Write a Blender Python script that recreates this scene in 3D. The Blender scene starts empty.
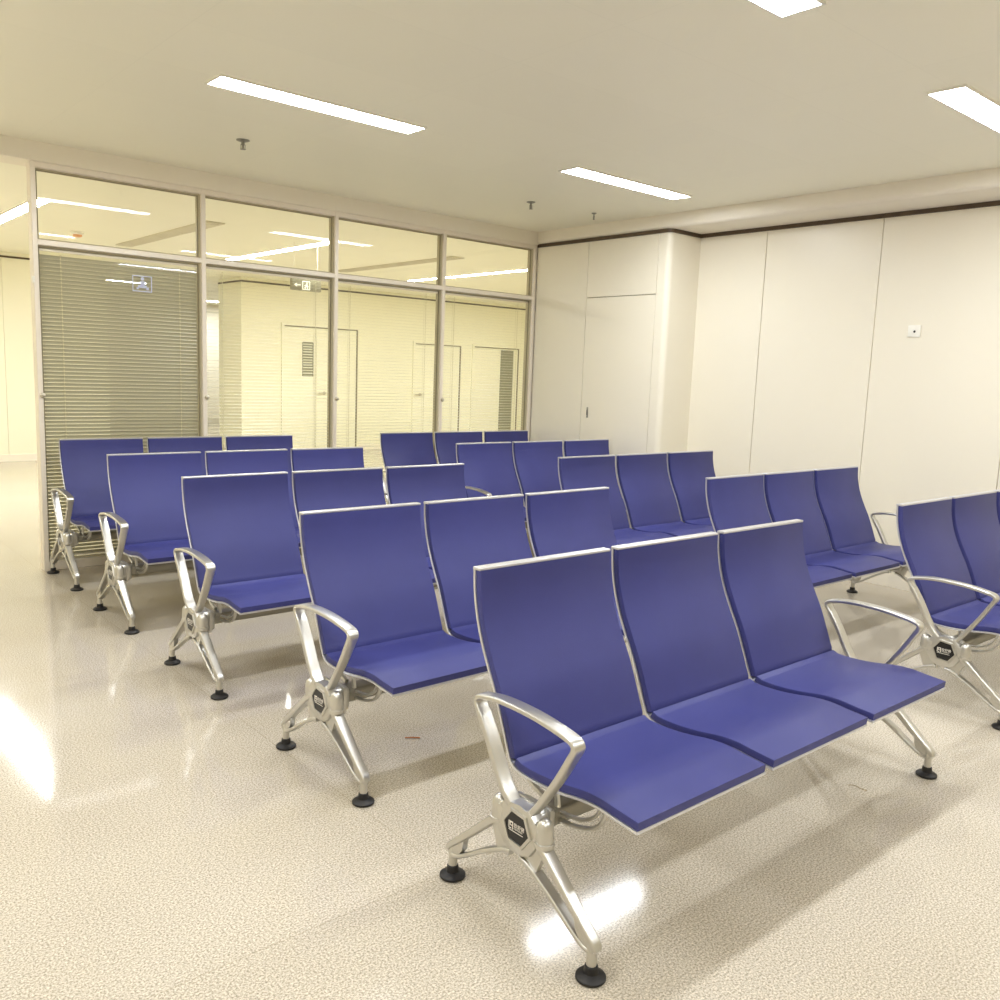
import bpy, bmesh, math, random
from mathutils import Vector, Matrix

random.seed(4)
S = bpy.context.scene
COL = S.collection

# ------------------------------------------------------------------ materials
def lin(c):
    return tuple(((v / 255) / 12.92 if v / 255 <= .04045 else ((v / 255 + .055) / 1.055) ** 2.4) for v in c) + (1.0,)

def mat(name, rgb, rough=.5, metal=0.0, spec=.5, emit=None, strength=0, noise=None, bump=None):
    m = bpy.data.materials.new(name); m.use_nodes = True
    nt = m.node_tree; b = nt.nodes['Principled BSDF']
    b.inputs['Base Color'].default_value = lin(rgb)
    b.inputs['Roughness'].default_value = rough
    b.inputs['Metallic'].default_value = metal
    b.inputs['Specular IOR Level'].default_value = spec
    if emit:
        b.inputs['Emission Color'].default_value = lin(emit)
        b.inputs['Emission Strength'].default_value = strength
    tc = nt.nodes.new('ShaderNodeTexCoord')
    if noise:
        sc, amt = noise
        n = nt.nodes.new('ShaderNodeTexNoise'); n.inputs['Scale'].default_value = sc; n.inputs['Detail'].default_value = 4
        r = nt.nodes.new('ShaderNodeValToRGB')
        c = lin(rgb)
        r.color_ramp.elements[0].position = .3; r.color_ramp.elements[1].position = .7
        r.color_ramp.elements[0].color = tuple(max(0, v * (1 - amt)) for v in c[:3]) + (1,)
        r.color_ramp.elements[1].color = tuple(min(1, v * (1 + amt)) for v in c[:3]) + (1,)
        nt.links.new(tc.outputs['Object'], n.inputs['Vector'])
        nt.links.new(n.outputs['Fac'], r.inputs['Fac'])
        nt.links.new(r.outputs['Color'], b.inputs['Base Color'])
    if bump:
        sc, st = bump
        n = nt.nodes.new('ShaderNodeTexNoise'); n.inputs['Scale'].default_value = sc; n.inputs['Detail'].default_value = 3
        bp = nt.nodes.new('ShaderNodeBump'); bp.inputs['Strength'].default_value = st; bp.inputs['Distance'].default_value = .002
        nt.links.new(tc.outputs['Object'], n.inputs['Vector'])
        nt.links.new(n.outputs['Fac'], bp.inputs['Height'])
        nt.links.new(bp.outputs['Normal'], b.inputs['Normal'])
    return m

def glass_mat(name, tint, refl_ior=1.5):
    m = bpy.data.materials.new(name); m.use_nodes = True
    nt = m.node_tree; nt.nodes.clear()
    out = nt.nodes.new('ShaderNodeOutputMaterial')
    tr = nt.nodes.new('ShaderNodeBsdfTransparent'); tr.inputs['Color'].default_value = lin(tint)
    gl = nt.nodes.new('ShaderNodeBsdfGlossy'); gl.inputs['Roughness'].default_value = 0.01
    fr = nt.nodes.new('ShaderNodeFresnel'); 
    geo = nt.nodes.new('ShaderNodeNewGeometry')          # thin sheet: same reflectance from both faces
    io = nt.nodes.new('ShaderNodeMapRange'); io.inputs['To Min'].default_value = refl_ior; io.inputs['To Max'].default_value = 1 / refl_ior
    nt.links.new(geo.outputs['Backfacing'], io.inputs['Value']); nt.links.new(io.outputs['Result'], fr.inputs['IOR'])
    mx = nt.nodes.new('ShaderNodeMixShader')
    nt.links.new(fr.outputs[0], mx.inputs[0]); nt.links.new(tr.outputs[0], mx.inputs[1]); nt.links.new(gl.outputs[0], mx.inputs[2])
    nt.links.new(mx.outputs[0], out.inputs[0])
    return m

def floor_mat():
    m = mat('terrazzo_floor', (205, 192, 166), .2, 0, .4)
    nt = m.node_tree; b = nt.nodes['Principled BSDF']
    tc = nt.nodes.new('ShaderNodeTexCoord')
    def ramp(src, p0, c0, p1, c1):
        r = nt.nodes.new('ShaderNodeValToRGB')
        r.color_ramp.elements[0].position = p0; r.color_ramp.elements[0].color = c0
        r.color_ramp.elements[1].position = p1; r.color_ramp.elements[1].color = c1
        nt.links.new(src, r.inputs['Fac']); return r
    n1 = nt.nodes.new('ShaderNodeTexNoise'); n1.inputs['Scale'].default_value = 170; n1.inputs['Detail'].default_value = 3; n1.inputs['Roughness'].default_value = .75
    nt.links.new(tc.outputs['Object'], n1.inputs['Vector'])
    r1 = ramp(n1.outputs['Fac'], .35, lin((142, 134, 118)), .66, lin((236, 226, 209)))
    n2 = nt.nodes.new('ShaderNodeTexNoise'); n2.inputs['Scale'].default_value = 1.4; n2.inputs['Detail'].default_value = 5
    nt.links.new(tc.outputs['Object'], n2.inputs['Vector'])
    r2 = ramp(n2.outputs['Fac'], .3, (.93, .92, .90, 1), .7, (1, 1, 1, 1))
    mx = nt.nodes.new('ShaderNodeMixRGB'); mx.blend_type = 'MULTIPLY'; mx.inputs[0].default_value = 1
    nt.links.new(r1.outputs[0], mx.inputs[1]); nt.links.new(r2.outputs[0], mx.inputs[2])
    # faint sheet joints
    br = nt.nodes.new('ShaderNodeTexBrick'); br.offset = 0
    br.inputs['Color1'].default_value = (1, 1, 1, 1); br.inputs['Color2'].default_value = (.985, .985, .985, 1); br.inputs['Mortar'].default_value = (.86, .85, .82, 1)
    br.inputs['Scale'].default_value = 1; br.inputs['Mortar Size'].default_value = .0022
    br.inputs['Brick Width'].default_value = 1.2; br.inputs['Row Height'].default_value = 2.4
    nt.links.new(tc.outputs['Object'], br.inputs['Vector'])
    m2 = nt.nodes.new('ShaderNodeMixRGB'); m2.blend_type = 'MULTIPLY'; m2.inputs[0].default_value = 1
    nt.links.new(mx.outputs[0], m2.inputs[1]); nt.links.new(br.outputs['Color'], m2.inputs[2])
    nt.links.new(m2.outputs[0], b.inputs['Base Color'])
    r3 = ramp(n2.outputs['Fac'], .3, (.05, .05, .05, 1), .7, (.11, .11, .11, 1))
    nt.links.new(r3.outputs[0], b.inputs['Roughness'])
    return m

def ceiling_mat():
    m = mat('ceiling_panels', (249, 247, 230), .42, 0, .4)
    nt = m.node_tree; b = nt.nodes['Principled BSDF']
    tc = nt.nodes.new('ShaderNodeTexCoord')
    br = nt.nodes.new('ShaderNodeTexBrick'); br.offset = 0
    c = lin((249, 247, 230))
    br.inputs['Color1'].default_value = c; br.inputs['Color2'].default_value = tuple(v * .985 for v in c[:3]) + (1,)
    br.inputs['Mortar'].default_value = tuple(v * .93 for v in c[:3]) + (1,)
    br.inputs['Scale'].default_value = 1; br.inputs['Mortar Size'].default_value = .0012
    br.inputs['Brick Width'].default_value = 1.25; br.inputs['Row Height'].default_value = .625
    nt.links.new(tc.outputs['Object'], br.inputs['Vector'])
    nt.links.new(br.outputs['Color'], b.inputs['Base Color'])
    return m

M = {
    'blue': mat('blue_upholstery', (57, 60, 121), .48, 0, .38, noise=(5, .05), bump=(420, .25)),
    'silver': mat('silver_cast_aluminium', (206, 204, 198), .36, 1.0),
    'plate': mat('silver_seat_plate', (220, 220, 224), .34, .85),
    'beam': mat('painted_steel_beam', (150, 146, 134), .4, .8),
    'rubber': mat('black_rubber', (26, 24, 24), .5),
    'badge': mat('black_badge', (22, 20, 20), .35),
    'ink': mat('badge_print', (235, 230, 220), .5),
    'wall': mat('cream_wall_panel', (236, 230, 213), .33, 0, .4, noise=(.8, .012)),
    'wall_yellow': mat('corridor_cream_paint', (244, 241, 219), .45, 0, .4),
    'fascia': mat('fascia_paint', (240, 234, 220), .5),
    'frame': mat('beige_window_frame', (236, 228, 214), .35, .2),
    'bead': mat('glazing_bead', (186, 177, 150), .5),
    'gasket': mat('grey_gasket', (134, 126, 98), .6),
    'trim': mat('dark_brown_trim', (84, 68, 50), .5),
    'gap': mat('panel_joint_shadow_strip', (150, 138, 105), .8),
    'slat': mat('aluminium_blind_slat', (192, 188, 166), .4, .1),
    'cord': mat('blind_cord', (215, 210, 180), .7),
    'glass': glass_mat('clear_glass', (254, 254, 250)),
    'lamp': mat('lit_diffuser', (255, 255, 250), .5, emit=(245, 249, 255), strength=15),
    'lamp_y': mat('lit_corridor_diffuser', (255, 255, 240), .5, emit=(248, 251, 252), strength=20),
    'white': mat('white_plastic', (240, 238, 228), .4),
    'grey': mat('grey_metal', (150, 148, 140), .4, .5),
    'dark': mat('dark_hole', (30, 28, 26), .6),
    'slot': mat('air_slot_paint', (212, 206, 186), .5),
    'vent': mat('vent_grey', (140, 138, 112), .5),
    'signgrey': mat('sign_body', (132, 127, 104), .5),
    'signwhite': mat('sign_pictogram', (250, 248, 230), .5),
    'orange': mat('orange_plastic', (232, 170, 120), .5),
    'wood': mat('orange_brown_stick', (176, 110, 60), .6),
    'fibre': mat('pale_fibre', (168, 150, 118), .7),
    'decal': mat('pale_blue_decal', (205, 212, 240), .5),
    'knob': mat('satin_knob', (205, 198, 180), .3, .8),
    'floor': floor_mat(),
    'ceiling': ceiling_mat(),
}

# ------------------------------------------------------------------ mesh helpers
def finish(bm, name, mats, parent=None, smooth=True, angle=35):
    me = bpy.data.meshes.new(name)
    bmesh.ops.recalc_face_normals(bm, faces=bm.faces)
    bm.to_mesh(me); bm.free()
    if not isinstance(mats, (list, tuple)): mats = [mats]
    for m in mats: me.materials.append(m)
    if smooth:
        for p in me.polygons: p.use_smooth = True
        me.set_sharp_from_angle(angle=math.radians(angle))
    o = bpy.data.objects.new(name, me); COL.objects.link(o)
    if parent: o.parent = parent
    return o

def box(bm, a, b, mi=0, bev=0, seg=2):
    x0, y0, z0 = a; x1, y1, z1 = b
    x0, x1 = min(x0, x1), max(x0, x1); y0, y1 = min(y0, y1), max(y0, y1); z0, z1 = min(z0, z1), max(z0, z1)
    v = [bm.verts.new(p) for p in ((x0, y0, z0), (x1, y0, z0), (x1, y1, z0), (x0, y1, z0), (x0, y0, z1), (x1, y0, z1), (x1, y1, z1), (x0, y1, z1))]
    fs = [bm.faces.new([v[i] for i in q]) for q in ((3, 2, 1, 0), (4, 5, 6, 7), (0, 1, 5, 4), (1, 2, 6, 5), (2, 3, 7, 6), (3, 0, 4, 7))]
    for f in fs: f.material_index = mi
    if bev:
        es = list({e for f in fs for e in f.edges})
        r = bmesh.ops.bevel(bm, geom=es, offset=bev, segments=seg, affect='EDGES', profile=.5)
        for f in r['faces']: f.material_index = mi

def rrect(w, t, r, n=3):
    """rounded rectangle outline, w along first axis and t along second"""
    r = min(r, w / 2 * .999, t / 2 * .999); pts = []
    for cx, cy, a0 in ((w / 2 - r, t / 2 - r, 0), (-w / 2 + r, t / 2 - r, 90), (-w / 2 + r, -t / 2 + r, 180), (w / 2 - r, -t / 2 + r, 270)):
        for k in range(n + 1):
            a = math.radians(a0 + 90 * k / n)
            pts.append((cx + r * math.cos(a), cy + r * math.sin(a)))
    return pts

def cr(pts, n=6):
    """Catmull-Rom through the points (any dimension)"""
    P = [pts[0]] + list(pts) + [pts[-1]]; out = []
    for i in range(1, len(P) - 2):
        for k in range(n):
            t = k / n
            out.append(tuple(.5 * ((2 * b) + (-a + c) * t + (2 * a - 5 * b + 4 * c - d) * t * t + (-a + 3 * b - 3 * c + d) * t ** 3)
                             for a, b, c, d in zip(P[i - 1], P[i], P[i + 1], P[i + 2])))
    out.append(tuple(pts[-1])); return out

def sweep_yz(bm, path, x, w, t, r=.004, mi=0, n=3, closed=False, nudge=0):
    """sweep a rounded rectangle along a path in the YZ plane; w is the X width, t the thickness (numbers or per-point lists)"""
    N = len(path); rings = []
    for i, (y, z) in enumerate(path):
        if closed: p0 = path[i - 1]; p1 = path[(i + 1) % N]
        else: p0 = path[max(i - 1, 0)]; p1 = path[min(i + 1, N - 1)]
        ty, tz = p1[0] - p0[0], p1[1] - p0[1]; L = math.hypot(ty, tz) or 1
        ny, nz = -tz / L, ty / L
        ww = w[i] if isinstance(w, list) else w; tt = t[i] if isinstance(t, list) else t
        xx = x[i] if isinstance(x, list) else x
        rings.append([bm.verts.new((xx + a, y + ny * (b + nudge), z + nz * (b + nudge))) for a, b in rrect(ww, tt, r, n)])
    K = len(rings[0])
    for i in range(N if closed else N - 1):
        A, B = rings[i], rings[(i + 1) % N]
        for k in range(K):
            f = bm.faces.new((A[k], A[(k + 1) % K], B[(k + 1) % K], B[k])); f.material_index = mi
    if not closed:
        bm.faces.new(rings[0][::-1]).material_index = mi; bm.faces.new(rings[-1]).material_index = mi

def lerp_list(a, b, n): return [a + (b - a) * i / (n - 1) for i in range(n)]

def prism_x(bm, poly, x0, x1, mi=0, bev=0):
    """extrude a YZ polygon along X"""
    a = [bm.verts.new((x0, y, z)) for y, z in poly]; b = [bm.verts.new((x1, y, z)) for y, z in poly]
    fs = [bm.faces.new(a[::-1]), bm.faces.new(b)]
    n = len(poly)
    for i in range(n): fs.append(bm.faces.new((a[i], a[(i + 1) % n], b[(i + 1) % n], b[i])))
    for f in fs: f.material_index = mi
    if bev:
        es = list({e for f in fs[:2] for e in f.edges})
        r = bmesh.ops.bevel(bm, geom=es, offset=bev, segments=2, affect='EDGES', profile=.5)
        for f in r['faces']: f.material_index = mi

def lathe(bm, prof, c, axis='z', n=20, mi=0):
    """profile of (radius, height) turned about an axis through c"""
    rings = []
    for r, h in prof:
        ring = []
        for k in range(n):
            a = 2 * math.pi * k / n; u, v = r * math.cos(a), r * math.sin(a)
            p = {'z': (u, v, h), 'x': (h, u, v), 'y': (u, h, v)}[axis]
            ring.append(bm.verts.new((c[0] + p[0], c[1] + p[1], c[2] + p[2])))
        rings.append(ring)
    for A, B in zip(rings, rings[1:]):
        for k in range(n):
            bm.faces.new((A[k], A[(k + 1) % n], B[(k + 1) % n], B[k])).material_index = mi
    bm.faces.new(rings[0][::-1]).material_index = mi; bm.faces.new(rings[-1]).material_index = mi

def text_into(bm, s, size, mtx, mi, extrude=.0004):
    cu = bpy.data.curves.new('lettering', 'FONT'); cu.body = s; cu.size = size; cu.extrude = extrude; cu.align_x = 'LEFT'
    cu.resolution_u = 2
    ob = bpy.data.objects.new('lettering', cu); COL.objects.link(ob)
    dg = bpy.context.evaluated_depsgraph_get(); dg.update()
    me = bpy.data.meshes.new_from_object(ob.evaluated_get(dg))
    me.transform(mtx)
    n0 = len(bm.faces); bm.from_mesh(me); bm.faces.ensure_lookup_table()
    for f in bm.faces[n0:]: f.material_index = mi
    bpy.data.objects.remove(ob); bpy.data.curves.remove(cu); bpy.data.meshes.remove(me)

def empty(name, label, cat, group=None, loc=(0, 0, 0)):
    o = bpy.data.objects.new(name, None); COL.objects.link(o); o.location = loc
    tag(o, label, cat, group); return o

def tag(o, label, cat, group=None):
    o['label'] = label; o['category'] = cat
    if group: o['group'] = group
    return o

def struct(name, bm, m, parent=None, smooth=False):
    o = finish(bm, name, m, parent, smooth); o['kind'] = 'structure'; return o

# ------------------------------------------------------------------ the benches
OFF, W, PITCH, H1 = .072, .5635, .60, 1.905
SHELL = ([(.004, .932), (-.001, .860), (-.017, .784), (-.043, .712), (-.077, .642), (-.112, .575), (-.146, .495), (-.172, .430)],
         [(-.190, .399), (-.214, .386), (-.262, .381)],
         [(-.330, .382), (-.400, .389), (-.470, .400), (-.530, .403), (-.580, .398), (-.625, .394), (-.661, .391)])
shell_path = cr(SHELL[0] + SHELL[1] + SHELL[2], 4)

def offset_path(path, d):
    out = []
    for i, (y, z) in enumerate(path):
        p0 = path[max(i - 1, 0)]; p1 = path[min(i + 1, len(path) - 1)]
        ty, tz = p1[0] - p0[0], p1[1] - p0[1]; L = math.hypot(ty, tz)
        out.append((y + tz / L * d, z - ty / L * d))
    return out

def seat_shell(parent, k):
    x = OFF + PITCH * k + W / 2
    bm = bmesh.new()
    sweep_yz(bm, shell_path, x, W, .0085, .0025, n=2)
    box(bm, (x - W / 2, -.023, .9262), (x + W / 2, .010, .9355), bev=.002, seg=1)
    o = finish(bm, 'seat_shell', M['plate'], parent)
    # cushions lie on the front/top side of the plate
    front = offset_path(shell_path, .0045 + .0120)
    back = [p for p in front if p[1] > .421 and p[0] > -.24]
    back = [(back[0][0], back[0][1] - .007)] + back[1:]
    ib = len(back)
    b2 = bmesh.new()
    sweep_yz(b2, back + [(-.193, .414)], x, W - .006, .0245, .0035, n=2)
    c = finish(b2, 'back_cushion', M['blue'], o)
    seat = [p for p in front if p[0] < -.222 and p[1] < .43]
    seat = [(-.206, .409)] + seat
    seat[-1] = (seat[-1][0] + .002, seat[-1][1])
    b3 = bmesh.new()
    sweep_yz(b3, seat, x, W - .006, .0245, .0035, n=2)
    finish(b3, 'seat_cushion', M['blue'], o)
    # cast brackets under the plate, one near each edge
    for sx in (OFF + PITCH * k + .045, OFF + PITCH * k + W - .045):
        b4 = bmesh.new()
        arc = cr([(-.300, .284), (-.380, .284), (-.450, .299), (-.492, .322), (-.516, .356), (-.524, .394)], 4)
        sweep_yz(b4, arc, sx, .015, .011, .004, n=2)
        arc2 = cr([(-.350, .305), (-.425, .314), (-.474, .338), (-.496, .366), (-.505, .394)], 4)
        sweep_yz(b4, arc2, sx, .012, .010, .003, n=2)
        sweep_yz(b4, [(-.345, .300), (-.338, .345), (-.335, .380)], sx, .014, .014, .004, n=2)
        sweep_yz(b4, cr([(-.290, .325), (-.235, .345), (-.205, .383)], 4), sx, .016, .015, .004, n=2)
        finish(b4, 'seat_bracket', M['silver'], parent)

def end_frame(parent, x, side):
    """side -1: badge faces -X (left end); +1: right end"""
    fr = bmesh.new()
    cy, cz = -.324, .290
    hub = [(cy + a, cz + b) for a, b in ((.088, .004), (.070, .042), (.050, .066), (.020, .064), (-.012, .062), (-.040, .066), (-.066, .044), (-.088, .006), (-.074, -.032), (-.052, -.062), (-.022, -.076), (.022, -.076), (.052, -.062), (.074, -.032))]
    prism_x(fr, hub, x - .020, x + .020, bev=.006)
    # clamp bosses joining the arm casting to the leg casting, with their flanges
    for d in (-1, 1):
        yc = cy + d * .090
        lathe(fr, [(.024, .280), (.0245, .300), (.023, .325), (.019, .338), (.011, .346), (.003, .348)], (x, yc, 0), 'z', 24)
        lathe(fr, [(.020, .268), (.027, .271), (.028, .278), (.027, .284), (.020, .286)], (x, yc, 0), 'z', 24)
        box(fr, (x - .021, min(yc, cy + d * .05), .276), (x + .021, max(yc, cy + d * .05), .330), bev=.008)
    # socket that takes the beam
    s = -side
    box(fr, (x + s * .012, -.378, .244), (x + s * .082, -.250, .338), bev=.018, seg=3)
    box(fr, (x + s * .046, -.386, .238), (x + s * .056, -.242, .344), bev=.010, seg=2)
    frame = finish(fr, 'end_frame', M['silver'], parent)
    # armrest loop
    ar = bmesh.new()
    path = cr([(-.292, .345), (-.262, .372), (-.232, .415), (-.190, .492), (-.150, .553), (-.130, .585), (-.139, .600), (-.165, .607), (-.225, .616), (-.300, .618), (-.375, .615),
               (-.440, .608), (-.488, .600), (-.511, .592), (-.517, .576), (-.500, .545), (-.460, .476), (-.410, .402), (-.382, .362), (-.358, .335)], 4)
    N = len(path)
    def ww(i):
        f = i / (N - 1)
        return .044 if f < .7 else .044 - .012 * min(1, (f - .7) / .2)
    def tt(i):
        f = i / (N - 1)
        return .021 if f < .22 else (.015 if f < .72 else .018)
    sweep_yz(ar, path, x, [ww(i) for i in range(N)], [tt(i) for i in range(N)], .0055)
    finish(ar, 'armrest', M['silver'], frame)
    # legs
    def leg(sgn, name):
        c = -.316
        Y = lambda d: c - sgn * d          # d measured from hub centre, sgn +1 = towards the front
        lg = bmesh.new()
        up = cr([(Y(.050), .300), (Y(.092), .272), (Y(.170), .205), (Y(.245), .140), (Y(.292), .101), (Y(.299), .085)], 4)
        n = len(up)
        sweep_yz(lg, up, x, lerp_list(.044, .028, n), lerp_list(.026, .018, n), .006)
        lo = cr([(Y(.020), .205), (Y(.055), .196), (Y(.130), .157), (Y(.210), .106), (Y(.262), .078), (Y(.292), .078)], 4)
        n = len(lo)
        sweep_yz(lg, lo, x, lerp_list(.036, .026, n), lerp_list(.015, .012, n), .004)
        # thin web at the hub end and at the knee, leaving the long slot open
        prism_x(lg, [(Y(.03), .27), (Y(.085), .270), (Y(.105), .252), (Y(.078), .186), (Y(.03), .20)], x - .008, x + .008)
        prism_x(lg, [(Y(.225), .152), (Y(.300), .098), (Y(.297), .076), (Y(.255), .080), (Y(.232), .110)], x - .010, x + .010)
        yf = -.601 if sgn > 0 else -.031
        lathe(lg, [(.0135, .034), (.0135, .085), (.011, .098), (.006, .103)], (x, yf - .0 , 0), 'z', 16)
        finish(lg, name, M['silver'], frame)
        ft = bmesh.new()
        lathe(ft, [(.034, 0), (.039, .003), (.039, .009), (.033, .014), (.019, .019), (.017, .037), (.012, .040)], (x, yf, 0), 'z', 24)
        finish(ft, 'foot', M['rubber'], frame)
    leg(1, 'leg'); leg(-1, 'leg')
    # hexagonal badge
    bd = bmesh.new()
    def hexa(R): return [(-.329 + R * math.cos(math.radians(60 * k + 6)), .291 + R * .96 * math.sin(math.radians(60 * k + 6))) for k in range(6)]
    xs = x + side * .020
    a, b = hexa(.060), hexa(.049)
    ro = [bd.verts.new((xs - side * .002, y, z)) for y, z in a]
    rt = [bd.verts.new((xs + side * .006, y, z)) for y, z in hexa(.058)]
    rm = [bd.verts.new((xs + side * .006, y, z)) for y, z in b]
    ri = [bd.verts.new((xs + side * .003, y, z)) for y, z in hexa(.0485)]
    for k in range(6):
        j = (k + 1) % 6
        bd.faces.new((ro[k], ro[j], rt[j], rt[k])); bd.faces.new((rt[k], rt[j], rm[j], rm[k])); bd.faces.new((rm[k], rm[j], ri[j], ri[k]))
    f = bd.faces.new(ri); f.material_index = 1
    # printing: reading direction runs towards -Y on the left end, +Y on the right end
    d = -1 if side < 0 else 1
    xi = xs + side * .0034
    y0 = -.329 - d * .036
    def pbox(u0, v0, u1, v1):
        box(bd, (xi - .0003, y0 + d * u0, .290 + v0), (xi + .0003, y0 + d * u1, .290 + v1), mi=2)
    # block mark: tall stem, upper square ring, lower square foot
    pbox(.004, -.008, .007, .014); pbox(.009, .010, .022, .014); pbox(.009, .001, .012, .010); pbox(.019, -.008, .022, .010); pbox(.009, .001, .022, .004)
    pbox(.004, -.008, .015, -.005)
    mt = Matrix(((0, 0, side, xi), (d, 0, 0, y0 + d * .025), (0, 1, 0, .292), (0, 0, 0, 1)))
    text_into(bd, '\u6b27\u8212\u5065', .014, mt, 2, .0002)
    mt = Matrix(((0, 0, side, xi), (d, 0, 0, y0 + d * .025), (0, 1, 0, .2845), (0, 0, 0, 1)))
    text_into(bd, 'OSHUJIAN', .0075, mt, 2, .0002)
    pbox(.005, -.0125, .062, -.0105)
    finish(bd, 'badge', [M['silver'], M['badge'], M['ink']], frame, angle=20)['label'] = 'hexagonal black badge with white print in a silver rim'

def make_bench():
    t = empty('waiting_bench', '', 'bench', 'three-seat waiting benches')
    bm = bmesh.new()
    ys = rrect(.084, .050, .012, 3)
    prism_x(bm, [(-.315 + a, .292 + b) for a, b in ys], .03, H1 - .03)
    finish(bm, 'beam', M['beam'], t)
    for k in range(3): seat_shell(t, k)
    end_frame(t, 0, -1); end_frame(t, H1, 1)
    return t

def copy_tree(o, parent=None):
    c = o.copy(); COL.objects.link(c)
    if parent: c.parent = parent
    for ch in [k for k in bpy.data.objects if k.parent == o]: copy_tree(ch, c)
    return c

SPOTS = [
    (0, 0, 0, 'blue three-seat bench in the foreground, the closest of all to the viewer'),
    (.024, 1.114, .004, 'blue three-seat bench directly behind the foreground one, thin orange stick on the floor before it'),
    (.028, 2.336, .001, 'blue three-seat bench in the left block, third counting back from the foreground one'),
    (.034, 3.524, -.001, 'blue three-seat bench in the left block, last but one before the closed grey blind'),
    (.055, 4.646, -.002, 'blue three-seat bench standing right against the closed grey blind'),
    (2.690, .010, -.005, 'blue three-seat bench running out of the picture at the right edge'),
    (2.691, 1.152, -.001, 'blue three-seat bench right behind the bench that the right picture edge cuts off'),
    (2.703, 2.410, 0, 'blue three-seat bench in the middle row of the right block'),
    (2.695, 3.562, 0, 'blue three-seat bench in the right block, in front of the flush wall door'),
    (2.701, 4.673, .001, 'blue three-seat bench at the back of the right block, below the open-blind glass bays'),
]
proto = make_bench()
for i, (x, y, a, lab) in enumerate(SPOTS):
    o = proto if i == 0 else copy_tree(proto)
    o.location = (x, y, 0); o.rotation_euler = (0, 0, a); o['label'] = lab

# ------------------------------------------------------------------ room shell
XL, XR, YB = -3.6, 5.03, -6.0          # left wall, right wall, wall behind the viewer
YP = 4.745                             # centre plane of the glazed partition (frame front at 4.70)
ZC = 2.90
XP = 4.612                              # projecting part of the right wall
YC = 12.0                              # far corridor wall
bm = bmesh.new(); box(bm, (XL - .2, YB - .2, -.12), (14, 20.2, 0)); struct('floor', bm, M['floor'])
bm = bmesh.new(); box(bm, (XL - .2, YB - .2, ZC), (14, 20.2, ZC + .12)); struct('ceiling', bm, M['ceiling'])
bm = bmesh.new(); box(bm, (XL - .15, YB, 0), (XL, 12, ZC)); struct('wall_left', bm, M['wall'])
bm = bmesh.new(); box(bm, (XL, YB - .15, 0), (XR + .2, YB, ZC)); struct('wall_rear', bm, M['wall'])

# right wall: panels with open joints over a backing, two depths
bm = bmesh.new()
G = .005
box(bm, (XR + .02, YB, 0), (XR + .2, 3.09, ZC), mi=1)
ys = [3.03, 2.355, 1.366, .377, -.612, -1.601, -2.59, -3.58, -4.57, YB]
for a, b in zip(ys, ys[1:]):
    box(bm, (XR, b + G / 2, .10), (XR + .02, a - (G / 2 if a < 3 else 0), 2.775), bev=.0012, seg=1)
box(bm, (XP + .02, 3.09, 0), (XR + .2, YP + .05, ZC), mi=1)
# projecting part: rounded outer corner, panel, door leaf opening, overhead panel, panel next to the glass
box(bm, (XP, 4.000, .10), (XP + .02, YP - .045, 2.775), bev=.0012, seg=1)
box(bm, (XP, 3.160, 2.238), (XP + .02, 3.994, 2.775), bev=.0012, seg=1)
corner = []
for k in range(9):
    a = math.radians(180 + 90 * k / 8); corner.append((XP + .05 + .05 * math.cos(a), 3.08 + .05 * math.sin(a)))
poly = [(XP + .02, 3.154), (XP, 3.154)] + corner + [(XR + .01, 3.03), (XR + .01, 3.09)] + [(XP + .06, 3.09)]
lo = [bm.verts.new((x, y, .10)) for x, y in poly]; hi = [bm.verts.new((x, y, 2.775)) for x, y in poly]
for i in range(len(poly)):
    j = (i + 1) % len(poly); bm.faces.new((lo[i], lo[j], hi[j], hi[i]))
bm.faces.new(lo[::-1]); bm.faces.new(hi)
struct('wall_right', bm, [M['wall'], M['gap']], smooth=False)

# flush door in the projecting part
bm = bmesh.new(); box(bm, (XP + .001, 3.160, .008), (XP + .019, 3.994, 2.232), bev=.0012, seg=1)
d1 = struct('door_1', bm, M['wall'])
bm = bmesh.new(); box(bm, (XP - .004, 3.900, 1.11), (XP + .003, 3.920, 1.21), bev=.003); box(bm, (XP - .007, 3.905, 1.135), (XP - .003, 3.915, 1.185), mi=1, bev=.002)
finish(bm, 'door_pull', [M['grey'], M['dark']], d1)

# skirting
bm = bmesh.new()
box(bm, (XR - .004, YB, 0), (XR + .02, 3.03, .10)); box(bm, (XP - .004, 4.000, 0), (XP + .02, YP - .045, .10)); box(bm, (XP - .004, 3.026, 0), (XP + .02, 3.154, .10)); box(bm, (XP, 3.026, 0), (XR, 3.09, .10))
struct('baseboard_right', bm, M['fascia'])
# dark brown strip under the fascia
bm = bmesh.new()
def trim_pts(d):
    pts = [(XR - d, YB), (XR - d, 3.03 - d)]
    for k in range(9):
        a = math.radians(270 - 90 * k / 8); pts.append((XP + .05 + (.05 + d) * math.cos(a), 3.08 + (.05 + d) * math.sin(a)))
    return pts + [(XP - d, YP - .05)]
A_, B_ = trim_pts(.012), trim_pts(-.002)
qa = [[bm.verts.new((x, y, z)) for x, y in A_] for z in (2.750, 2.782)]; qb = [[bm.verts.new((x, y, z)) for x, y in B_] for z in (2.750, 2.782)]
for k in range(len(A_) - 1):
    bm.faces.new((qa[0][k], qa[0][k + 1], qa[1][k + 1], qa[1][k])); bm.faces.new((qb[0][k], qb[1][k], qb[1][k + 1], qb[0][k + 1]))
    bm.faces.new((qa[0][k], qb[0][k], qb[0][k + 1], qa[0][k + 1])); bm.faces.new((qa[1][k], qa[1][k + 1], qb[1][k + 1], qb[1][k]))
struct('trim_1', bm, M['trim'])
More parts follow.
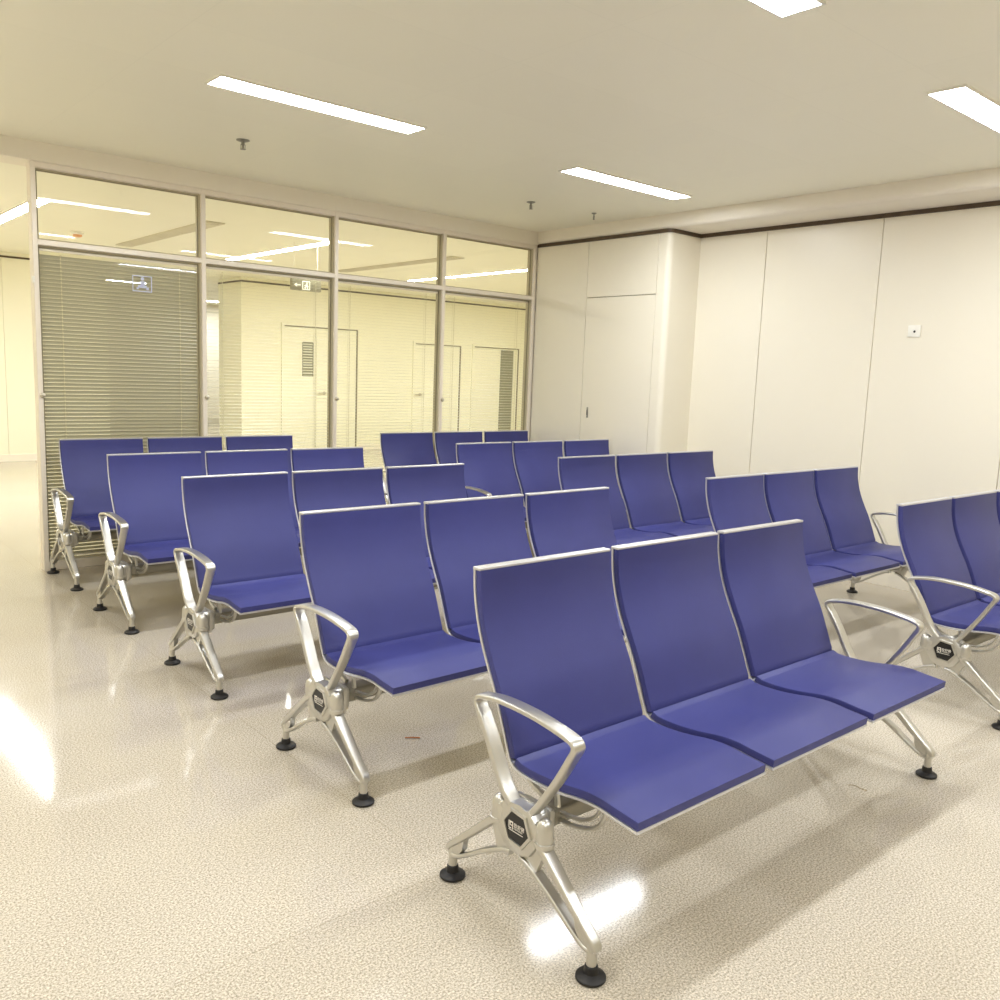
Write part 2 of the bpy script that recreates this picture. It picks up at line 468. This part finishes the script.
# fascia / downstand along the right wall with a soft lower edge
bm = bmesh.new()
pf = [(XR + .03, 2.782), (XP + .010, 2.782), (XP - .003, 2.785), (XP - .014, 2.794), (XP - .020, 2.810), (XP - .020, ZC), (XR + .03, ZC)]
a = [bm.verts.new((x, YB, z)) for x, z in pf]; b = [bm.verts.new((x, YP - .045, z)) for x, z in pf]
for i in range(len(pf)):
    j = (i + 1) % len(pf); bm.faces.new((a[i], a[j], b[j], b[i]))
bm.faces.new(a[::-1]); bm.faces.new(b)
struct('trim_2', bm, M['fascia'], smooth=True)

# header over the partition, on both sides of the opening
bm = bmesh.new(); box(bm, (XL, YP - .06, 2.775), (XR, YP + .20, ZC)); struct('trim_3', bm, M['fascia'])

# ------------------------------------------------------------------ glazed partition
PX = [.036, 1.192, 2.331, 3.458, 4.585]      # post centres
HW = .017
bm = bmesh.new()
for i, x in enumerate(PX):
    hw = HW
    box(bm, (x - hw, YP - .045, 0), (x + hw, YP + .045, 2.775), bev=.003, seg=1)
box(bm, (PX[4] + .016, YP - .03, 0), (XP + .03, YP + .045, 2.775))
for a, b in zip(PX, PX[1:]):
    box(bm, (a, YP - .043, 2.237), (b, YP + .043, 2.274), bev=.003, seg=1)
    box(bm, (a, YP - .043, 2.737), (b, YP + .043, 2.790), bev=.003, seg=1)
    box(bm, (a, YP - .043, 0), (b, YP + .043, .065), bev=.003, seg=1)
struct('trim_4', bm, M['frame'])
blinds = ['closed grey venetian blind filling the glass bay at the far left', 'open venetian blind in the second glass bay from the left, exit sign behind it',
          'open venetian blind in the third glass bay from the left', 'open venetian blind in the glass bay touching the right wall']
for i, (a, b) in enumerate(zip(PX, PX[1:])):
    a += HW; b -= HW
    bm = bmesh.new()
    # slim inner sashes with a dark gasket line, lower and upper light
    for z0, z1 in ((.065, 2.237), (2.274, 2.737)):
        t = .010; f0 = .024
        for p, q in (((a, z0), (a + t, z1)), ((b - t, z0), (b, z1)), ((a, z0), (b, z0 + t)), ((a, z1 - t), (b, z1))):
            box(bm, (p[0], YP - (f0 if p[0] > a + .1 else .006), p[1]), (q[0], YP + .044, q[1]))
        g = .005
        for p, q in (((a + t, z0 + t), (a + t + g, z1 - t)), ((b - t - g, z0 + t), (b - t, z1 - t)), ((a + t, z1 - t - g), (b - t, z1 - t))):
            box(bm, (p[0], YP - .0065, p[1]), (q[0], YP + .004, q[1]), mi=1)
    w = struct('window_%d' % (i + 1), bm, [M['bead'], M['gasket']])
    for (z0, z1), yy in (((.072, 2.230), .003), ((.072, 2.230), .041), ((2.281, 2.730), .010)):
        g = bmesh.new(); x0, x1 = a + .009, b - .009
        v = [g.verts.new(p) for p in ((x0, YP + yy, z0), (x1, YP + yy, z0), (x1, YP + yy, z1), (x0, YP + yy, z1))]; g.faces.new(v)
        finish(g, 'glass_pane', M['glass'], w, smooth=False)
    # the blind between the two panes
    bl = empty('venetian_blind', blinds[i], 'blind', loc=(0, 0, 0)); bl['group'] = 'venetian blinds in the glass partition'
    g = bmesh.new(); x0, x1 = a + .014, b - .014; YV = YP + .022
    ang = math.radians(61 if i == 0 else -5)
    z = .10
    while z < 2.195:
        hw_ = .0132 if i == 0 else .0120; cr_ = .0024 if i == 0 else .0006; c, s = math.cos(ang) * hw_, math.sin(ang) * hw_
        for seg in (0,):
            # slightly crowned slat: three strips
            nx, nz = math.sin(ang), math.cos(ang)
            pts = []
            for q in (-1, -.5, 0, .5, 1):
                k = cr_ * (1 - q * q); pts.append((c * q + nx * k, -s * q + nz * k))
            top = [[g.verts.new((xx, YV + py, z + pz + .0002)) for py, pz in pts] for xx in (x0, x1)]
            bot = [[g.verts.new((xx, YV + py, z + pz - .0002)) for py, pz in pts] for xx in (x0, x1)]
            for k in range(4):
                g.faces.new((top[0][k], top[1][k], top[1][k + 1], top[0][k + 1]))
                g.faces.new((bot[0][k + 1], bot[1][k + 1], bot[1][k], bot[0][k]))
            g.faces.new((top[0][0], bot[0][0], bot[1][0], top[1][0])); g.faces.new((top[0][4], top[1][4], bot[1][4], bot[0][4]))
        z += .0262
    finish(g, 'slats', M['slat'], bl, smooth=False)
    g = bmesh.new(); box(g, (x0, YV - .014, 2.206), (x1, YV + .014, 2.228), bev=.002, seg=1); finish(g, 'head_rail', M['frame'], bl)
    g = bmesh.new(); box(g, (x0, YV - .012, .083), (x1, YV + .012, .093), bev=.002, seg=1); finish(g, 'bottom_rail', M['frame'], bl)
    for fx in (.125, .875):
        g = bmesh.new(); xx = x0 + (x1 - x0) * fx
        for yy in (-.0135, .0135): box(g, (xx - .0013, YV + yy * 1.08 - .0008, .09), (xx + .0013, YV + yy + .0008, 2.18))
        zz = .113
        while zz < 2.19: box(g, (xx - .004, YV - .0152, zz), (xx + .004, YV - .0138, zz + .009)); zz += .0262
        finish(g, 'ladder_cord', M['cord'], bl, smooth=False)
    g = bmesh.new(); lathe(g, [(.017, 0), (.018, -.008), (.014, -.018), (.006, -.021)], (PX[i] + .012, YP - .045, 1.232), 'y', 16)
    finish(g, 'control_knob', M['knob'], bl)

# small latch tab on the outermost post
bm = bmesh.new(); box(bm, (PX[0] - .026, YP - .050, 1.985), (PX[0] - .010, YP - .02, 2.03), bev=.003)
tag(finish(bm, 'latch_keeper', M['white']), 'small white keeper plate high on the leftmost partition post', 'latch')

# restroom pictogram decal on the closed bay
def ring_xz(bm, x0, z0, x1, z1, t, y, th):
    for p, q in (((x0, z0), (x1, z0 + t)), ((x0, z1 - t), (x1, z1)), ((x0, z0 + t), (x0 + t, z1 - t)), ((x1 - t, z0 + t), (x1, z1 - t))):
        box(bm, (p[0], y, p[1]), (q[0], y - th, q[1]))
bm = bmesh.new(); yd = YP + .0028
ring_xz(bm, .655, 1.985, .795, 2.10, .007, yd, .0008)
lathe(bm, [(.013, 0), (.013, -.0008)], (.727, yd, 2.078), 'y', 14)
for p, q in (((.712, 2.03), (.744, 2.062)), ((.694, 2.012), (.758, 2.032)), ((.684, 2.002), (.700, 2.016)), ((.752, 2.000), (.772, 2.020))):
    box(bm, (p[0], yd, p[1]), (q[0], yd - .0008, q[1]))
bmesh.ops.translate(bm, verts=bm.verts, vec=(.024, 0, .004))
tag(finish(bm, 'pictogram_sign', M['decal'], smooth=False), 'small pale blue square pictogram on the glass of the closed blind', 'sign')

# ------------------------------------------------------------------ corridor beyond
XC = 4.80          # where the far wall starts right of the side passage
def trimz(): return 2.845
bm = bmesh.new()
box(bm, (XC, YC, 0), (13, YC + .2, ZC)); box(bm, (XC, YC + .2, 0), (XC + .2, 12.9, ZC))
struct('wall_far', bm, M['wall_yellow'])
bm = bmesh.new()
box(bm, (XL, YC, 0), (1.318, YC + .2, ZC)); box(bm, (1.322, YC, 0), (2.7, YC + .2, ZC)); box(bm, (2.55, YC + .2, 0), (2.7, 19.4, ZC))
struct('wall_far_left', bm, M['wall_yellow'])
bm = bmesh.new(); box(bm, (2.6, 19.4, 0), (13, 19.55, ZC)); struct('wall_passage_end', bm, M['wall'])
bm = bmesh.new(); box(bm, (2.7, 19.38, 0), (13, 19.4, .12)); box(bm, (2.7, 19.38, 2.70), (13, 19.4, 2.73)); struct('trim_6', bm, M['slot'])
bm = bmesh.new(); box(bm, (13, YP, 0), (13.15, 19.55, ZC)); struct('wall_corridor_end', bm, M['wall_yellow'])
bm = bmesh.new(); box(bm, (4.64, YP + .046, 0), (13, YP + .11, ZC)); struct('wall_corridor_near', bm, M['wall_yellow'])
bm = bmesh.new()
for a, b in ((XL, 2.7), (XC, 13)): box(bm, (a, YC - .008, 2.822), (b, YC, 2.848))
box(bm, (XC - .008, YC, 2.822), (XC, 12.9, 2.848))
struct('trim_5', bm, M['trim'])
bm = bmesh.new()
for a, b in ((XL, 2.7), (XC, 5.50), (7.06, 8.24), (9.42, 9.68), (10.95, 13)): box(bm, (a, YC - .012, 0), (b, YC, .10))
box(bm, (XC - .012, YC, 0), (XC, 12.9, .10))
struct('baseboard_far', bm, M['fascia'])

def far_door(name, x0, x1, h, leafs, vent=None, handle=None, slot=None):
    bm = bmesh.new()
    box(bm, (x0 - .05, YC - .03, 0), (x0, YC, h)); box(bm, (x1, YC - .03, 0), (x1 + .05, YC, h)); box(bm, (x0 - .05, YC - .03, h), (x1 + .05, YC, h + .05))
    box(bm, (x0, YC - .031, h - .004), (x1, YC - .002, h + .012), mi=1)
    box(bm, (x1 - .018, YC - .032, 0), (x1 + .004, YC - .002, h), mi=1)
    ed = [x0] + leafs + [x1]
    for a, b in zip(ed, ed[1:]): box(bm, (a + .004, YC - .02, .01), (b - .004 - (.016 if b == x1 else 0), YC - .001, h - .008), bev=.002, seg=1)
    d = struct(name, bm, [M['wall_yellow'], M['gasket']])
    if vent:
        g = bmesh.new(); vx0, vz0, vx1, vz1 = vent
        ring_xz(g, vx0, vz0, vx1, vz1, .012, YC - .02, .01)
        z = vz0 + .02
        while z < vz1 - .02: box(g, (vx0 + .012, YC - .028, z), (vx1 - .012, YC - .021, z + .03)); z += .045
        finish(g, 'vent_grille', M['vent'], d, smooth=False)
    if handle:
        g = bmesh.new(); hx, hz = handle
        lathe(g, [(.028, 0), (.028, -.012), (.012, -.014), (.012, -.05), (.006, -.052)], (hx, YC - .02, hz), 'y', 16)
        box(g, (hx - .13, YC - .075, hz - .011), (hx + .012, YC - .058, hz + .011), bev=.005)
        finish(g, 'door_handle', M['knob'], d)
    if slot:
        g = bmesh.new(); a, b = slot
        box(g, (a, YC - .03, .02), (b, YC - .021, h - .03))
        finish(g, 'dark_glazing', M['vent'], d, smooth=False)
far_door('door_2', 5.56, 7.00, 2.16, [6.17, 6.42], vent=(5.90, 1.32, 6.11, 1.90), handle=(6.33, 1.035))
far_door('door_3', 8.28, 9.37, 1.99, [], handle=(8.40, 1.035))
far_door('door_4', 9.72, 10.91, 2.00, [], slot=(10.42, 10.76))

# exit sign hanging in the corridor
es = empty('exit_sign', 'grey hanging exit sign with a white arrow and running figure behind the second glass bay', 'sign', loc=(3.55, 7.5, .012))
bm = bmesh.new(); box(bm, (-.19, -.02, 2.350), (.19, .02, 2.520), bev=.004)
finish(bm, 'sign_box', M['signgrey'], es)
bm = bmesh.new()
yy = -.0205
box(bm, (-.125, yy, 2.404), (-.075, yy - .001, 2.416))
v = [bm.verts.new(p) for p in ((-.160, yy - .001, 2.410), (-.122, yy - .001, 2.435), (-.122, yy - .001, 2.385))]; bm.faces.new(v)
ring_xz(bm, -.055, 2.36, .045, 2.46, .010, yy, .001)
lathe(bm, [(.010, 0), (.010, -.001)], (.005, yy, 2.437), 'y', 10)
for p, q in (((-.012, 2.395), (.012, 2.425)), ((-.03, 2.405), (-.010, 2.413)), ((.010, 2.398), (.026, 2.408)), ((-.026, 2.375), (-.008, 2.395)), ((.006, 2.370), (.018, 2.396))):
    box(bm, (p[0], yy, p[1]), (q[0], yy - .001, q[1]))
finish(bm, 'pictogram', M['signwhite'], es, smooth=False)
for s in (-.15, .15):
    bm = bmesh.new(); lathe(bm, [(.0018, 2.48), (.0018, ZC - .012)], (s, 0, 0), 'z', 8); finish(bm, 'hanging_rod', M['slot'], es)

# ------------------------------------------------------------------ ceiling items
def ceiling_light(cx, cy, lx, ly, m, lab, group):
    o = empty('ceiling_light', lab, 'light', group, (cx, cy, ZC))
    bm = bmesh.new(); t = .012
    for p, q in (((-lx / 2, -ly / 2), (lx / 2, -ly / 2 + t)), ((-lx / 2, ly / 2 - t), (lx / 2, ly / 2)), ((-lx / 2, -ly / 2 + t), (-lx / 2 + t, ly / 2 - t)), ((lx / 2 - t, -ly / 2 + t), (lx / 2, ly / 2 - t))):
        box(bm, (p[0], p[1], -.010), (q[0], q[1], 0))
    finish(bm, 'lamp_frame', M['white'], o, smooth=False)
    bm = bmesh.new(); v = [bm.verts.new(p) for p in ((-lx / 2 + t, -ly / 2 + t, -.006), (-lx / 2 + t, ly / 2 - t, -.006), (lx / 2 - t, ly / 2 - t, -.006), (lx / 2 - t, -ly / 2 + t, -.006))]
    bm.faces.new(v)
    finish(bm, 'diffuser', m, o, smooth=False)
    return o
for yy in (2.53, .03, -2.47):
    for xx in (-1.52, .98, 3.48):
        if (xx, yy) == (3.48, 2.53): lab = 'long lit ceiling light before the glass partition, near the right wall'
        elif (xx, yy) == (.98, 2.53): lab = 'long lit ceiling light above the left block of benches'
        else: lab = 'long lit ceiling light out of view above the room, row %s' % {.03: 'over the foreground bench', -2.47: 'behind the viewer', 2.53: 'towards the left wall'}[yy]
        ceiling_light(xx, yy, 1.25, .19, M['lamp'], lab, 'waiting room ceiling lights')
for xx, lab in ((.66, 'long lit corridor light at the far left beyond the open passage'), (3.66, 'long lit corridor light seen through the upper glass of the second bay'), (6.66, 'long lit corridor light seen through the upper glass next to the right wall')):
    ceiling_light(xx, 8.45, .15, 2.85, M['lamp_y'], lab, 'corridor ceiling lights')
ceiling_light(9.66, 8.45, .16, 2.85, M['lamp_y'], 'long lit corridor light past the right wall', 'corridor ceiling lights')
ceiling_light(7.2, 18.2, 1.6, .3, M['lamp'], 'distant lit light in the side passage, in the gap beside the second post', 'side passage lights')
ceiling_light(3.7, 15.0, 1.25, .19, M['lamp'], 'lit passage light hidden behind the closed grey blind', 'side passage lights')
ceiling_light(-2.4, 8.45, .16, 2.85, M['lamp_y'], 'long lit corridor light outside the left edge of view', 'corridor ceiling lights')

for xx, lab in ((2.22, 'long grey air slot in the corridor ceiling behind the first and second upper panes'), (5.31, 'long grey air slot in the corridor ceiling behind the third upper pane')):
    o = empty('air_slot', lab, 'vent', 'corridor air slots', (xx, 8.3, ZC))
    bm = bmesh.new(); box(bm, (-.10, -1.4, -.012), (.10, 1.4, 0), bev=.003); finish(bm, 'slot_frame', M['slot'], o)
    bm = bmesh.new()
    for k in range(4): box(bm, (-.075 + k * .042, -1.37, -.016), (-.057 + k * .042, 1.37, -.012))
    finish(bm, 'louvre', M['slot'], o, smooth=False)

def sprinkler(x, y, s, lab, fl=True):
    o = empty('fire_sprinkler', lab, 'sprinkler', 'ceiling sprinklers', (x, y, ZC))
    bm = bmesh.new(); lathe(bm, [(.036 * s, 0), (.036 * s, -.004), (.020 * s, -.010), (.010 * s, -.011)], (0, 0, 0), 'z', 20); finish(bm, 'rose', M['grey'], o)
    bm = bmesh.new(); lathe(bm, [(.009 * s, -.008), (.009 * s, -.030), (.006, -.034), (.005, -.055)], (0, 0, 0), 'z', 12)
    for q in (-1, 1): box(bm, (q * .012 * s - .0015, -.002, -.052), (q * .012 * s + .0015, .002, -.026))
    finish(bm, 'nozzle', M['grey'], o)
    bm = bmesh.new(); lathe(bm, [(.015 * s, -.054), (.016 * s, -.057), (.004, -.058)], (0, 0, 0), 'z', 14); finish(bm, 'deflector', M['grey'], o)
sprinkler(.994, 3.577, 1.15, 'small grey ceiling sprinkler over the left block, nearest the top edge')
sprinkler(3.505, 3.61, 1.0, 'small grey ceiling sprinkler left of the lit ceiling light')
sprinkler(4.178, 3.536, .6, 'tiny grey ceiling sprinkler beside the end of the lit ceiling light near the right fascia')
o = empty('smoke_detector', 'round orange-tinted detector on the corridor ceiling behind the first upper pane', 'detector', loc=(1.49, 9.0, ZC))
bm = bmesh.new(); lathe(bm, [(.070, 0), (.070, -.018), (.055, -.030)], (0, 0, 0), 'z', 22); finish(bm, 'detector_base', M['white'], o)
bm = bmesh.new(); lathe(bm, [(.050, -.029), (.046, -.048), (.025, -.056)], (0, 0, 0), 'z', 22); finish(bm, 'detector_head', M['orange'], o)

# wall plate
o = empty('wall_socket', 'small square white wall plate with one black hole on the right wall', 'socket', loc=(XR, 1.055, 1.918))
bm = bmesh.new(); box(bm, (-.010, -.046, -.043), (0, .046, .043), bev=.003); finish(bm, 'face_plate', M['white'], o)
bm = bmesh.new(); lathe(bm, [(.009, -.0105), (.007, -.013), (.003, -.013)], (0, -.004, -.004), 'x', 12); finish(bm, 'hole', M['dark'], o)

# litter
bm = bmesh.new(); sweep_yz(bm, [(0, .004), (.03, .005), (.062, .004)], 0, .006, .004, .0015)
o = finish(bm, 'wooden_stick', M['wood']); o.location = (.452, .877, 0)
o.rotation_euler = (0, 0, math.radians(-90 - 36)); tag(o, 'thin orange-brown stick lying on the floor before the second bench', 'stick')
bm = bmesh.new(); pth = cr([(0, 0), (.012, .02), (.035, .028), (.07, .022), (.10, .03)], 5)
for (ax, ay), (bx, by) in zip(pth, pth[1:]):
    d = Vector((bx - ax, by - ay, 0)); n = Vector((-d.y, d.x, 0)).normalized() * .0018
    q = [bm.verts.new((ax + n.x, ay + n.y, h)) for h in (.0005, .003)] + [bm.verts.new((ax - n.x, ay - n.y, h)) for h in (.003, .0005)]
    r = [bm.verts.new((bx + n.x, by + n.y, h)) for h in (.0005, .003)] + [bm.verts.new((bx - n.x, by - n.y, h)) for h in (.003, .0005)]
    for k in range(4): bm.faces.new((q[k], q[(k + 1) % 4], r[(k + 1) % 4], r[k]))
o = finish(bm, 'bent_fibre', M['fibre']); o.location = (1.57, -.455, 0); o.rotation_euler = (0, 0, math.radians(-95)); o.scale = (.65, .65, .65)
tag(o, 'pale bent strip of litter on the floor before the foreground bench', 'litter')

# ------------------------------------------------------------------ world, camera, view
w = bpy.data.worlds.new('world'); S.world = w; w.use_nodes = True
w.node_tree.nodes['Background'].inputs[0].default_value = (1, .95, .85, 1); w.node_tree.nodes['Background'].inputs[1].default_value = .05

cam = bpy.data.cameras.new('camera'); co = bpy.data.objects.new('camera', cam); COL.objects.link(co)
cam.sensor_width = 36; cam.lens = 36 * .87943; cam.clip_start = .05; cam.clip_end = 100
rx, rr, rz = math.radians(81.7963752), math.radians(2.15975797), math.radians(-40.93135865)
R = Matrix.Rotation(rz, 4, 'Z') @ Matrix.Rotation(rx, 4, 'X') @ Matrix.Rotation(rr, 4, 'Z')
co.matrix_world = Matrix.Translation((-1.53179, -1.95028, 1.50008)) @ R
S.camera = co
S.view_settings.view_transform = 'Standard'; S.view_settings.look = 'None'
S.view_settings.gamma = 1; S.view_settings.use_curve_mapping = False
S.view_settings.exposure = 1.95
S.cycles.diffuse_bounces = 10; S.cycles.max_bounces = 16; S.cycles.transparent_max_bounces = 24
